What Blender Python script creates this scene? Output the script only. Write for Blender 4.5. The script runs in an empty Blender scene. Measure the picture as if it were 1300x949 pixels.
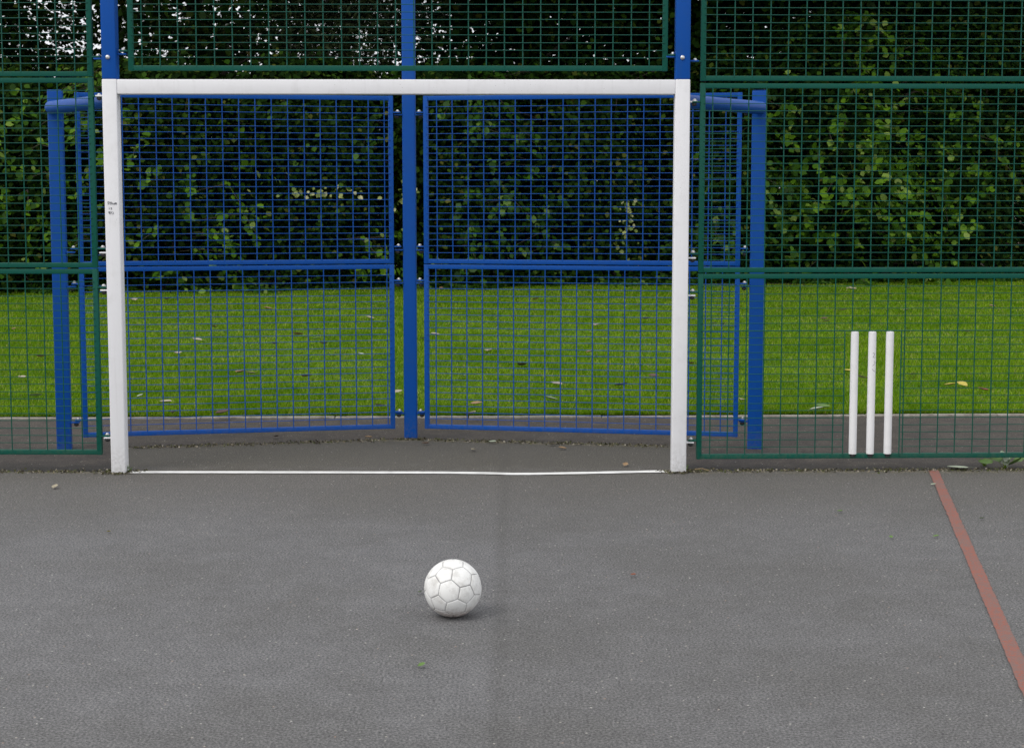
import bpy, bmesh, math, random
import numpy as np
from mathutils import Vector, Matrix

R = math.radians
random.seed(7)
rng = np.random.default_rng(11)
scene = bpy.context.scene
COL = scene.collection

# ------------------------------------------------------------------ camera
cam_data = bpy.data.cameras.new("camera")
cam = bpy.data.objects.new("camera", cam_data)
COL.objects.link(cam)
cam.location = (0, 0, 1.54)
PITCH = math.atan(186 / 1972)
cam.rotation_euler = (math.pi / 2 - PITCH, 0, 0)
cam_data.sensor_fit = 'HORIZONTAL'
cam_data.sensor_width = 36
cam_data.lens = 1972 / 1300 * 36
cam_data.shift_y = -45.5 / 1300
cam_data.clip_start = 0.05
cam_data.clip_end = 2000
cam_data.dof.use_dof = True
cam_data.dof.focus_distance = 8.3
cam_data.dof.aperture_fstop = 10
scene.camera = cam

# ------------------------------------------------------------------ world, sun, exposure
SUN_EL, SUN_AZ = R(52), R(-40)      # azimuth of where the light comes from, measured from -Y towards -X
world = bpy.data.worlds.new("World")
scene.world = world
world.use_nodes = True
wn = world.node_tree
bg = wn.nodes['Background']
sky = wn.nodes.new('ShaderNodeTexSky')
sky.sky_type = 'NISHITA'
sky.sun_disc = False
sky.sun_elevation = SUN_EL
sky.air_density = 1.0
sky.dust_density = 6.0
sky.ozone_density = 1.0
bg.inputs['Strength'].default_value = 0.13
sun_dir = Vector((-math.sin(R(50)) * math.cos(SUN_EL), -math.cos(R(50)) * math.cos(SUN_EL), math.sin(SUN_EL)))  # towards the sun
sky.sun_rotation = math.atan2(sun_dir.x, sun_dir.y)
hsv = wn.nodes.new('ShaderNodeHueSaturation')
hsv.inputs['Saturation'].default_value = 0.35
wn.links.new(sky.outputs[0], hsv.inputs['Color'])
# thin bright cloud cover over the sky
geo = wn.nodes.new('ShaderNodeTexCoord')
cn = wn.nodes.new('ShaderNodeTexNoise'); cn.inputs['Scale'].default_value = 2.2; cn.inputs['Detail'].default_value = 5
wn.links.new(geo.outputs['Generated'], cn.inputs['Vector'])
cr = wn.nodes.new('ShaderNodeValToRGB')
cr.color_ramp.elements[0].position = .3; cr.color_ramp.elements[0].color = (.78, .80, .85, 1)
cr.color_ramp.elements[1].position = .7; cr.color_ramp.elements[1].color = (1, 1, 1, 1)
wn.links.new(cn.outputs['Fac'], cr.inputs[0])
br = wn.nodes.new('ShaderNodeVectorMath'); br.operation = 'SCALE'; br.inputs['Scale'].default_value = 8.6
wn.links.new(cr.outputs[0], br.inputs[0])
mxw = wn.nodes.new('ShaderNodeMix'); mxw.data_type = 'RGBA'; mxw.inputs[0].default_value = 0.85
wn.links.new(hsv.outputs[0], mxw.inputs[6]); wn.links.new(br.outputs[0], mxw.inputs[7])
wn.links.new(mxw.outputs[2], bg.inputs['Color'])

sun_data = bpy.data.lights.new("sun", 'SUN')
sun_data.energy = 1.0
sun_data.angle = R(26)
sun_data.color = (1.0, 0.96, 0.90)
sun = bpy.data.objects.new("sun", sun_data)
COL.objects.link(sun)
sun.rotation_euler = sun_dir.to_track_quat('Z', 'Y').to_euler()

scene.view_settings.view_transform = 'Standard'
scene.view_settings.look = 'None'
scene.view_settings.exposure = 0.24
scene.view_settings.gamma = 1.0

# ------------------------------------------------------------------ helpers
def tag(o, label=None, cat=None, group=None, kind=None):
    if label: o['label'] = label
    if cat: o['category'] = cat
    if group: o['group'] = group
    if kind: o['kind'] = kind
    return o

def empty(name, loc, rz=0.0, **kw):
    o = bpy.data.objects.new(name, None)
    COL.objects.link(o)
    o.location = loc
    o.rotation_euler = (0, 0, rz)
    o.empty_display_size = 0.1
    return tag(o, **kw)

def copy_tree(o, parent=None):
    c = o.copy()
    COL.objects.link(c)
    if parent: c.parent = parent
    for ch in list(o.children):
        copy_tree(ch, c)
    return c

class MB:
    """collects shapes of one part, then links them as one mesh object"""
    def __init__(self):
        self.bm = bmesh.new()
    def box(self, x0, x1, y0, y1, z0, z1, bevel=0.0, M=None):
        r = bmesh.ops.create_cube(self.bm, size=1.0)
        vs = r['verts']
        for v in vs:
            v.co = Vector(((x0 + x1) / 2 + v.co.x * (x1 - x0), (y0 + y1) / 2 + v.co.y * (y1 - y0), (z0 + z1) / 2 + v.co.z * (z1 - z0)))
        if bevel:
            es = list({e for v in vs for e in v.link_edges})
            rb = bmesh.ops.bevel(self.bm, geom=es, offset=bevel, segments=3, affect='EDGES', profile=0.5)
            vs = list({v for f in rb['faces'] for v in f.verts} | {v for v in vs if v.is_valid})
        if M is not None:
            bmesh.ops.transform(self.bm, matrix=M, verts=vs)
        return self
    def tube(self, a, b, r, seg=8, r2=None, caps=True):
        a, b = Vector(a), Vector(b)
        d = b - a
        M = Matrix.Translation((a + b) / 2) @ d.to_track_quat('Z', 'Y').to_matrix().to_4x4()
        bmesh.ops.create_cone(self.bm, cap_ends=caps, segments=seg, radius1=r, radius2=r if r2 is None else r2, depth=d.length, matrix=M)
        return self
    def ball(self, c, r, scale=(1, 1, 1), sub=2):
        M = Matrix.Translation(c) @ Matrix.Diagonal((*scale, 1))
        bmesh.ops.create_icosphere(self.bm, subdivisions=sub, radius=r, matrix=M)
        return self
    def build(self, name, m, parent=None, smooth=True, angle=35, **kw):
        me = bpy.data.meshes.new(name)
        if smooth:
            for f in self.bm.faces: f.smooth = True
            lim = R(angle)
            for e in self.bm.edges:
                if len(e.link_faces) == 2 and e.calc_face_angle(0) > lim:
                    e.smooth = False
        self.bm.to_mesh(me)
        self.bm.free()
        me.materials.append(m)
        o = bpy.data.objects.new(name, me)
        COL.objects.link(o)
        if parent: o.parent = parent
        return tag(o, **kw)

def np_mesh(name, verts, faces_flat, loop_total, m, parent=None, smooth=False, **kw):
    """verts (N,3), faces_flat vertex index array, loop_total = corners per face (constant)"""
    me = bpy.data.meshes.new(name)
    nf = len(faces_flat) // loop_total
    me.vertices.add(len(verts))
    me.vertices.foreach_set('co', np.ascontiguousarray(verts, dtype=np.float32).ravel())
    me.loops.add(len(faces_flat))
    me.loops.foreach_set('vertex_index', np.ascontiguousarray(faces_flat, dtype=np.int32))
    me.polygons.add(nf)
    me.polygons.foreach_set('loop_start', np.arange(0, nf * loop_total, loop_total, dtype=np.int32))
    me.polygons.foreach_set('loop_total', np.full(nf, loop_total, dtype=np.int32))
    if smooth:
        me.polygons.foreach_set('use_smooth', np.ones(nf, dtype=bool))
    me.update(calc_edges=True)
    me.materials.append(m)
    o = bpy.data.objects.new(name, me)
    COL.objects.link(o)
    if parent: o.parent = parent
    return tag(o, **kw)

# ------------------------------------------------------------------ materials
def new_mat(name):
    m = bpy.data.materials.new(name)
    m.use_nodes = True
    nt = m.node_tree
    return m, nt, nt.nodes['Principled BSDF']

def nd(nt, typ, **kw):
    n = nt.nodes.new(typ)
    for k, v in kw.items():
        if k.startswith('i_'):
            n.inputs[k[2:].replace('_', ' ')].default_value = v
        else:
            setattr(n, k, v)
    return n

def noise(nt, vec, scale, detail=4, rough=0.55):
    n = nd(nt, 'ShaderNodeTexNoise')
    n.inputs['Scale'].default_value = scale
    n.inputs['Detail'].default_value = detail
    n.inputs['Roughness'].default_value = rough
    nt.links.new(vec, n.inputs['Vector'])
    return n.outputs['Fac']

def ramp(nt, fac, stops, interp='LINEAR'):
    n = nd(nt, 'ShaderNodeValToRGB')
    cr = n.color_ramp
    cr.interpolation = interp
    while len(cr.elements) < len(stops): cr.elements.new(0.5)
    for e, (p, c) in zip(cr.elements, stops):
        e.position = p
        e.color = (*c, 1) if len(c) == 3 else c
    nt.links.new(fac, n.inputs[0])
    return n.outputs[0]

def mixc(nt, fac, a, b, mode='MIX'):
    n = nd(nt, 'ShaderNodeMix', data_type='RGBA', blend_type=mode)
    for sock, v in ((0, fac), (6, a), (7, b)):
        if hasattr(v, 'is_output') or isinstance(v, bpy.types.NodeSocket):
            nt.links.new(v, n.inputs[sock])
        else:
            n.inputs[sock].default_value = v if sock == 0 else (*v, 1)
    return n.outputs[2]

def math_n(nt, op, a, b=None, clamp=False):
    n = nd(nt, 'ShaderNodeMath', operation=op, use_clamp=clamp)
    for i, v in enumerate((a, b)):
        if v is None: continue
        if isinstance(v, bpy.types.NodeSocket): nt.links.new(v, n.inputs[i])
        else: n.inputs[i].default_value = v
    return n.outputs[0]

def smooth_range(nt, v, a, b):
    n = nd(nt, 'ShaderNodeMapRange', interpolation_type='SMOOTHSTEP')
    nt.links.new(v, n.inputs['Value'])
    n.inputs['From Min'].default_value = a
    n.inputs['From Max'].default_value = b
    return n.outputs['Result']

def bump(nt, bsdf, height, strength, dist):
    n = nd(nt, 'ShaderNodeBump')
    n.inputs['Strength'].default_value = strength
    n.inputs['Distance'].default_value = dist
    nt.links.new(height, n.inputs['Height'])
    nt.links.new(n.outputs[0], bsdf.inputs['Normal'])

def world_pos(nt):
    g = nd(nt, 'ShaderNodeNewGeometry')
    return g.outputs['Position']

def paint(name, col, rough=0.35, dirt=(0.25, 0.23, 0.2), dirt_amt=0.25, chip=None):
    m, nt, b = new_mat(name)
    pos = world_pos(nt)
    n1 = noise(nt, pos, 9, 6, 0.65)
    n2 = noise(nt, pos, 70, 3, 0.6)
    mp = nd(nt, 'ShaderNodeMapping')
    mp.inputs['Scale'].default_value = (45, 45, 2.5)
    nt.links.new(pos, mp.inputs[0])
    n3 = noise(nt, mp.outputs[0], 1.0, 4, 0.6)          # rain streaks that run down
    f = math_n(nt, 'MULTIPLY', smooth_range(nt, n1, 0.48, 0.75), dirt_amt)
    f2 = math_n(nt, 'MULTIPLY', smooth_range(nt, n3, 0.52, 0.8), dirt_amt * 0.9)
    c = mixc(nt, f, col, dirt)
    c = mixc(nt, f2, c, dirt)
    sep = nd(nt, 'ShaderNodeSeparateXYZ'); nt.links.new(pos, sep.inputs[0])
    low = math_n(nt, 'SUBTRACT', 1.0, smooth_range(nt, sep.outputs[2], 0.0, 0.22))
    low = math_n(nt, 'MULTIPLY', math_n(nt, 'MULTIPLY', low, smooth_range(nt, n2, 0.35, 0.65)), 0.22)
    c = mixc(nt, low, c, (0.16, 0.14, 0.10))            # splash dirt near the ground
    if chip:
        n4 = noise(nt, pos, 120, 2, 0.5)
        cf = math_n(nt, 'MULTIPLY', smooth_range(nt, n4, 0.735, 0.75), 0.8)
        c = mixc(nt, cf, c, chip)
    nt.links.new(c, b.inputs['Base Color'])
    b.inputs['Specular IOR Level'].default_value = 0.22
    nt.links.new(math_n(nt, 'ADD', math_n(nt, 'MULTIPLY', n2, 0.25), rough - 0.1), b.inputs['Roughness'])
    bump(nt, b, n1, 0.12, 0.004)
    return m

M_WHITE = paint('white_paint', (0.80, 0.80, 0.82), 0.45, dirt_amt=0.10, chip=(0.35, 0.34, 0.32))
M_STUMP = paint('white_stump_paint', (0.80, 0.80, 0.81), 0.45, dirt_amt=0.08)
M_BLUE = paint('blue_paint', (0.001, 0.074, 0.36), 0.42, dirt=(0.02, 0.08, 0.25), dirt_amt=0.25)
M_GREEN = paint('green_paint', (0.001, 0.080, 0.056), 0.42, dirt=(0.02, 0.08, 0.065), dirt_amt=0.25)
m, nt, b = new_mat('galvanised_steel'); M_STEEL = m
b.inputs['Base Color'].default_value = (0.62, 0.62, 0.62, 1); b.inputs['Metallic'].default_value = 0.9; b.inputs['Roughness'].default_value = 0.35
m, nt, b = new_mat('dark_rubber'); M_RUBBER = m
b.inputs['Base Color'].default_value = (0.02, 0.02, 0.022, 1); b.inputs['Roughness'].default_value = 0.5
m, nt, b = new_mat('marker_ink'); M_INK = m
b.inputs['Base Color'].default_value = (0.07, 0.07, 0.09, 1); b.inputs['Roughness'].default_value = 0.6

def asphalt(name, path=False):
    m, nt, b = new_mat(name)
    pos = world_pos(nt)
    big = noise(nt, pos, 0.9, 5, 0.6)
    mid = noise(nt, pos, 6, 6, 0.65)
    fine = noise(nt, pos, 120, 4, 0.8)
    grit = noise(nt, pos, 260, 3, 0.7)
    if path:
        c = ramp(nt, mid, [(0.25, (0.032, 0.026, 0.023)), (0.5, (0.052, 0.043, 0.036)), (0.75, (0.082, 0.069, 0.056))])
        wet = smooth_range(nt, noise(nt, pos, 2.3, 6, 0.7), 0.50, 0.66)
        c = mixc(nt, math_n(nt, 'MULTIPLY', wet, 0.5), c, (0.034, 0.031, 0.031))
    else:
        c = ramp(nt, mid, [(0.25, (0.116, 0.115, 0.119)), (0.5, (0.136, 0.135, 0.140)), (0.78, (0.164, 0.163, 0.170))])
        c = mixc(nt, math_n(nt, 'MULTIPLY', smooth_range(nt, big, 0.40, 0.62), 0.36), c, (0.086, 0.083, 0.078))
        sep = nd(nt, 'ShaderNodeSeparateXYZ'); nt.links.new(pos, sep.inputs[0])
        y = math_n(nt, 'ADD', sep.outputs[1], math_n(nt, 'MULTIPLY', math_n(nt, 'SUBTRACT', mid, 0.5), 1.2))
        # the trodden brown grime and moss that collects towards the fence
        d1 = math_n(nt, 'MULTIPLY', smooth_range(nt, y, 6.6, 8.6), 0.62)
        c = mixc(nt, d1, c, (0.088, 0.078, 0.062))
        d2 = math_n(nt, 'MULTIPLY', smooth_range(nt, y, 8.28, 8.75), 0.6)
        c = mixc(nt, d2, c, (0.060, 0.054, 0.040))
        # moss and fine litter gathered where the surface ends
        ax0 = math_n(nt, 'ABSOLUTE', math_n(nt, 'ADD', sep.outputs[0], 0.62))
        inside = math_n(nt, 'LESS_THAN', ax0, 1.62)
        rim_in = math_n(nt, 'SUBTRACT', 9.575, math_n(nt, 'MULTIPLY', ax0, 0.165))
        rim_out = 8.47
        rim = math_n(nt, 'ADD', math_n(nt, 'MULTIPLY', inside, math_n(nt, 'SUBTRACT', rim_in, rim_out)), rim_out)
        dr = math_n(nt, 'ABSOLUTE', math_n(nt, 'SUBTRACT', math_n(nt, 'ADD', sep.outputs[1], math_n(nt, 'MULTIPLY', math_n(nt, 'SUBTRACT', mid, .5), .12)), rim))
        rf = math_n(nt, 'SUBTRACT', 1.0, smooth_range(nt, dr, 0.0, 0.075))
        rf = math_n(nt, 'MULTIPLY', rf, smooth_range(nt, noise(nt, pos, 11, 5, .7), .38, .60))
        c = mixc(nt, math_n(nt, 'MULTIPLY', rf, .75), c, ramp(nt, noise(nt, pos, 60, 4, .7), [(.35, (.075, .072, .030)), (.6, (.20, .175, .12))]))
        # seam between the two lanes of the surfacing
        sx = math_n(nt, 'ADD', sep.outputs[0], math_n(nt, 'MULTIPLY', math_n(nt, 'SUBTRACT', mid, 0.5), 0.05))
        ax = math_n(nt, 'ABSOLUTE', math_n(nt, 'ADD', sx, 0.045))
        seam = math_n(nt, 'SUBTRACT', 1.0, smooth_range(nt, ax, 0.0, 0.05))
        c = mixc(nt, math_n(nt, 'MULTIPLY', seam, 0.28), c, (0.055, 0.052, 0.048))
        side = smooth_range(nt, sx, -0.06, 0.0)
        c = mixc(nt, math_n(nt, 'MULTIPLY', side, 0.17), c, (0.07, 0.066, 0.060))
    if path:
        sp_ = nd(nt, 'ShaderNodeSeparateXYZ'); nt.links.new(pos, sp_.inputs[0])
        out_ = math_n(nt, 'GREATER_THAN', math_n(nt, 'ABSOLUTE', math_n(nt, 'ADD', sp_.outputs[0], 0.62)), 1.55)
        damp = math_n(nt, 'SUBTRACT', 1.0, smooth_range(nt, math_n(nt, 'ADD', sp_.outputs[1], math_n(nt, 'MULTIPLY', math_n(nt, 'SUBTRACT', mid, .5), .3)), 8.60, 8.86))
        c = mixc(nt, math_n(nt, 'MULTIPLY', math_n(nt, 'MULTIPLY', damp, out_), .85), c, (.020, .018, .015))   # damp silt along the edge
    c = mixc(nt, 1.0, c, ramp(nt, fine, [(0.35, (0.22, 0.22, 0.22)), (0.5, (0.92, 0.92, 0.92)), (0.65, (2.0, 1.99, 1.94))]), 'MULTIPLY')
    c = mixc(nt, 1.0, c, ramp(nt, noise(nt, pos, 22, 5, 0.75), [(0.3, (0.86, 0.86, 0.86)), (0.7, (1.14, 1.14, 1.12))]), 'MULTIPLY')
    v = nd(nt, 'ShaderNodeTexVoronoi', feature='F1')
    v.inputs['Scale'].default_value = 42
    nt.links.new(pos, v.inputs['Vector'])
    sv = nd(nt, 'ShaderNodeSeparateColor'); nt.links.new(v.outputs['Color'], sv.inputs[0])
    pick = math_n(nt, 'GREATER_THAN', sv.outputs[0], 0.88)
    speck = math_n(nt, 'MULTIPLY', pick, math_n(nt, 'LESS_THAN', v.outputs['Distance'], 0.15))
    c = mixc(nt, math_n(nt, 'MULTIPLY', speck, 0.8), c, ramp(nt, sv.outputs[1], [(0, (0.40, 0.38, 0.33)), (0.6, (0.55, 0.54, 0.5)), (1, (0.36, 0.24, 0.16))]))
    nt.links.new(c, b.inputs['Base Color'])
    b.inputs['Roughness'].default_value = 0.82
    h = math_n(nt, 'ADD', math_n(nt, 'MULTIPLY', grit, 0.5), fine)
    bump(nt, b, h, 0.8, 0.005)
    return m

M_COURT = asphalt('court_asphalt')
M_PATH = asphalt('path_asphalt', True)

def line_paint(name, col, wear):
    m, nt, b = new_mat(name)
    pos = world_pos(nt)
    f = smooth_range(nt, noise(nt, pos, 110, 5, 0.8), wear, wear + 0.16)
    f = math_n(nt, 'MAXIMUM', f, math_n(nt, 'MULTIPLY', smooth_range(nt, noise(nt, pos, 26, 6, 0.75), wear + 0.06, wear + .16), .8))
    c = mixc(nt, math_n(nt, 'MULTIPLY', f, 0.75), col, (0.12, 0.115, 0.11))
    c = mixc(nt, math_n(nt, 'MULTIPLY', smooth_range(nt, noise(nt, pos, 5, 4), 0.45, 0.7), 0.3), c, (0.13, 0.12, 0.11))
    nt.links.new(c, b.inputs['Base Color'])
    b.inputs['Roughness'].default_value = 0.75
    bump(nt, b, noise(nt, pos, 200, 4, 0.7), 0.5, 0.003)
    return m
M_LINEW = line_paint('white_line_paint', (0.72, 0.72, 0.70), 0.62)
M_LINER = line_paint('red_line_paint', (0.30, 0.068, 0.036), 0.41)

m, nt, b = new_mat('concrete_edging'); M_KERB = m
pos = world_pos(nt)
nt.links.new(ramp(nt, noise(nt, pos, 14, 6, 0.7), [(0.3, (0.12, 0.105, 0.085)), (0.6, (0.33, 0.31, 0.27))]), b.inputs['Base Color'])
b.inputs['Roughness'].default_value = 0.9

m, nt, b = new_mat('lawn_soil'); M_LAWN = m
pos = world_pos(nt)
c = ramp(nt, noise(nt, pos, 25, 6, 0.7), [(0.3, (0.045, 0.095, 0.006)), (0.6, (0.080, 0.160, 0.008)), (0.8, (0.105, 0.165, 0.022))])
nt.links.new(c, b.inputs['Base Color']); b.inputs['Roughness'].default_value = 0.9
bump(nt, b, noise(nt, pos, 60, 4), 0.8, 0.03)

m, nt, b = new_mat('bare_earth'); M_EARTH = m
pos = world_pos(nt)
c = ramp(nt, noise(nt, pos, 12, 7, 0.7), [(0.3, (0.030, 0.020, 0.012)), (0.65, (0.085, 0.055, 0.035))])
nt.links.new(c, b.inputs['Base Color']); b.inputs['Roughness'].default_value = 1.0
bump(nt, b, noise(nt, pos, 30, 5), 0.8, 0.04)

def leafy(name, stops, rough=0.5, trans=0.25, patch=None, patch_scale=0.5, spec=0.2):
    m, nt, b = new_mat(name)
    g = nd(nt, 'ShaderNodeNewGeometry')
    r = g.outputs['Random Per Island']
    c = ramp(nt, r, stops)
    if patch:
        n = noise(nt, g.outputs['Position'], patch_scale, 3, 0.6)
        c = mixc(nt, math_n(nt, 'MULTIPLY', smooth_range(nt, n, 0.42, 0.66), 0.6), c, patch)
    nt.links.new(c, b.inputs['Base Color'])
    b.inputs['Roughness'].default_value = rough
    b.inputs['Specular IOR Level'].default_value = spec
    t = nd(nt, 'ShaderNodeBsdfTranslucent')
    nt.links.new(mixc(nt, 1.0, c, (1.0, 1.0, 0.45), 'MULTIPLY'), t.inputs['Color'])
    mx = nd(nt, 'ShaderNodeMixShader'); mx.inputs[0].default_value = trans
    nt.links.new(b.outputs[0], mx.inputs[1]); nt.links.new(t.outputs[0], mx.inputs[2])
    nt.links.new(mx.outputs[0], nt.nodes['Material Output'].inputs['Surface'])
    return m

M_GRASS = leafy('grass_blades', [(0.0, (0.080, 0.165, 0.005)), (0.5, (0.155, 0.300, 0.008)), (0.84, (0.250, 0.385, 0.020)), (1.0, (0.40, 0.40, 0.14))],
                rough=0.75, trans=0.3, patch=(0.070, 0.185, 0.003), patch_scale=1.5, spec=.04)
M_LEAF = {
    'hazel': leafy('hazel_leaves', [(0.0, (0.010, 0.032, 0.003)), (0.55, (0.028, 0.078, 0.007)), (0.9, (0.085, 0.170, 0.018)), (1.0, (0.15, 0.22, 0.06))]),
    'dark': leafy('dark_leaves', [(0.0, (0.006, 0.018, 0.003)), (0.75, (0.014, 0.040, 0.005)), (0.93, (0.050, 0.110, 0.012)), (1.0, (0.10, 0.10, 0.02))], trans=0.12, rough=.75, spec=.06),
    'sycamore': leafy('sycamore_leaves', [(0.0, (0.010, 0.030, 0.004)), (0.6, (0.024, 0.064, 0.008)), (0.92, (0.070, 0.140, 0.020)), (1.0, (0.12, 0.09, 0.03))], trans=0.25),
    'shoot': leafy('lit_shoot_leaves', [(0.0, (0.014, 0.048, 0.003)), (0.5, (0.046, 0.125, 0.005)), (0.85, (0.115, 0.235, 0.009)), (1.0, (0.24, 0.33, 0.08))], spec=.15, rough=.6),  # lit look of the outer leaves put into the colour
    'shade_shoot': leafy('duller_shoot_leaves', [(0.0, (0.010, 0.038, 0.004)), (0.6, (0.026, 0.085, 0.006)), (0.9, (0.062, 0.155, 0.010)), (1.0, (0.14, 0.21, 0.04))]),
    'conifer': leafy('conifer_sprays', [(0.0, (0.020, 0.036, 0.012)), (1.0, (0.060, 0.080, 0.032))], trans=0.05),
    'pale': leafy('pale_leaves', [(0.0, (0.12, 0.20, 0.04)), (0.6, (0.36, 0.40, 0.13)), (1.0, (0.62, 0.60, 0.34))], trans=0.3),
}
m, nt, b = new_mat('bark'); M_BARK = m
pos = world_pos(nt)
mp = nd(nt, 'ShaderNodeMapping'); mp.inputs['Scale'].default_value = (20, 20, 3); nt.links.new(pos, mp.inputs[0])
nb = noise(nt, mp.outputs[0], 1, 6, 0.7)
nt.links.new(ramp(nt, nb, [(0.3, (0.028, 0.022, 0.016)), (0.7, (0.10, 0.085, 0.065))]), b.inputs['Base Color'])
b.inputs['Roughness'].default_value = 0.95
bump(nt, b, nb, 0.8, 0.03)

# ------------------------------------------------------------------ the ground
def sheet(name, pts, z, m, kind='structure', **kw):
    bm = bmesh.new()
    vs = [bm.verts.new((x, y, z)) for x, y in pts]
    f = bm.faces.new(vs)
    if f.normal.z < 0: f.normal_flip()
    me = bpy.data.meshes.new(name)
    if len(pts) > 60:
        from mathutils.geometry import tessellate_polygon
        P3 = [Vector((x, y, z)) for x, y in pts]
        tris = tessellate_polygon([P3])
        fs = []
        for a_, b_, c_ in tris:
            if (P3[b_] - P3[a_]).cross(P3[c_] - P3[a_]).z < 0: b_, c_ = c_, b_
            fs.append((a_, b_, c_))
        n_ = len(P3)                       # and a skirt so the worn edge has its thickness
        low_ = [(p.x, p.y, p.z - .03) for p in P3]
        sk_ = [(i, (i + 1) % n_, n_ + (i + 1) % n_, n_ + i) for i in range(n_)]
        me.from_pydata([tuple(p) for p in P3] + low_, [], fs + sk_)
        bm.free()
    else:
        bmesh.ops.triangulate(bm, faces=[f])
        bm.to_mesh(me); bm.free()
    me.materials.append(m)
    o = bpy.data.objects.new(name, me); COL.objects.link(o)
    return tag(o, kind=kind, **kw)

sheet('ground', [(-400, -400), (400, -400), (400, 400), (-400, 400)], -0.060, M_EARTH)
KL = lambda x: 10.549 + (x * 0.031 if x > 0 else x * 0.016)        # front line of the lawn edging
path_pts = [(-25, -14), (25, -14), (25, KL(25)), (0, KL(0)), (-25, KL(-25))]
sheet('path', path_pts, -0.006, M_PATH)
# the court surface ends in an uneven worn edge along fence and recess
edge = [(-25, 8.40), (-2.14, 8.47), (-2.355, 9.27), (-1.7, 9.38), (-0.63, 9.60), (0.4, 9.45), (1.0, 9.33), (0.93, 8.50), (1.6, 8.51), (25, 8.95)]
epts = []
for (x0, y0), (x1, y1) in zip(edge[:-1], edge[1:]):
    n = max(2, int(math.hypot(x1 - x0, y1 - y0) / 0.05)) if abs(x0) < 24 and abs(x1) < 24 else 260
    for i in range(n):
        t = i / n
        epts.append((x0 + (x1 - x0) * t + random.uniform(-.004, .004), y0 + (y1 - y0) * t + random.uniform(-.008, .008)))
epts.append(edge[-1])
sheet('court', [(-25, -14)] + [(25, -14)] + epts[::-1], 0.0, M_COURT)
bm = bmesh.new()
x = -25.0
mk = MB()
while x < 25:
    x1 = x + 0.915
    ang = math.atan2(KL(x1) - KL(x), x1 - x)
    j = random.uniform(-.004, .004)
    M = Matrix.Translation((x, KL(x) + j, 0)) @ Matrix.Rotation(ang, 4, 'Z')
    mk.box(0, 0.909, 0, 0.05, -0.08, 0.004 + j * .6, 0.004, M)
    x = x1
mk.build('kerb', M_KERB, kind='structure')
bm.free()
sheet('lawn', [(-40, KL(-40) + 0.05), (0, KL(0) + .05), (40, KL(40) + 0.05), (40, 27.8), (8, 27.3), (2, 25.2), (-4, 23.8), (-12, 22.6), (-40, 22.0)], 0.006, M_LAWN)

# painted lines
def line_mesh(name, pts, w, z, m):
    bm = bmesh.new()
    prev = None
    for i, p in enumerate(pts):
        a = Vector(pts[max(0, i - 1)]); c = Vector(pts[min(len(pts) - 1, i + 1)])
        d = (c - a).normalized(); n = Vector((-d.y, d.x)) * (w / 2 + random.uniform(-.0025, .0025))
        u = bm.verts.new((p[0] + n.x, p[1] + n.y, z)); v = bm.verts.new((p[0] - n.x, p[1] - n.y, z))
        if prev: bm.faces.new((prev[0], prev[1], v, u))
        prev = (u, v)
    bmesh.ops.recalc_face_normals(bm, faces=bm.faces)
    if bm.faces[:][0].normal.z < 0:
        bmesh.ops.reverse_faces(bm, faces=bm.faces)
    me = bpy.data.meshes.new(name); bm.to_mesh(me); bm.free(); me.materials.append(m)
    o = bpy.data.objects.new(name, me); COL.objects.link(o)
    return tag(o, kind='structure')
def resample(pts, step=0.03):
    out = []
    for (x0, y0), (x1, y1) in zip(pts[:-1], pts[1:]):
        n = max(1, int(math.hypot(x1 - x0, y1 - y0) / step))
        out += [(x0 + (x1 - x0) * i / n, y0 + (y1 - y0) * i / n) for i in range(n)]
    return out + [pts[-1]]
line_mesh('goal_line_marking', resample([(-2.105, 8.445), (-1.3, 8.440), (-0.4, 8.430), (-0.15, 8.415), (0.0, 8.390), (0.12, 8.392), (0.45, 8.425), (0.87, 8.475)]), 0.062, 0.004, M_LINEW)
line_mesh('red_line_marking', resample([(2.335, 8.50), (1.632, 4.837), (1.2, 2.6)]), 0.053, 0.004, M_LINER)

# ------------------------------------------------------------------ goal, posts and panels
def lug(parent, x, y, z, sx, m, below, length=0.05):
    """flat steel ear sticking out sideways; below=True for the post's ear"""
    b_ = MB()
    x1 = x + sx * length
    b_.box(min(x, x1), max(x, x1), y - 0.018, y + 0.018, z - 0.004, z + 0.004, 0.0015)
    o = b_.build('lug', m, parent)
    return o

def bolt(parent, x, y, z, nut=True):
    b_ = MB()
    b_.ball((x, y, z + 0.006), 0.0105, (1, 1, .75))
    b_.tube((x, y, z + 0.001), (x, y, z + 0.006), 0.013, 12)
    b_.build('bolt', M_STEEL, parent)
    if nut:
        c_ = MB()
        c_.ball((x, y, z - 0.018), 0.014, (1, 1, .8))
        c_.build('bolt_cap', M_RUBBER, parent)

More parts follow.
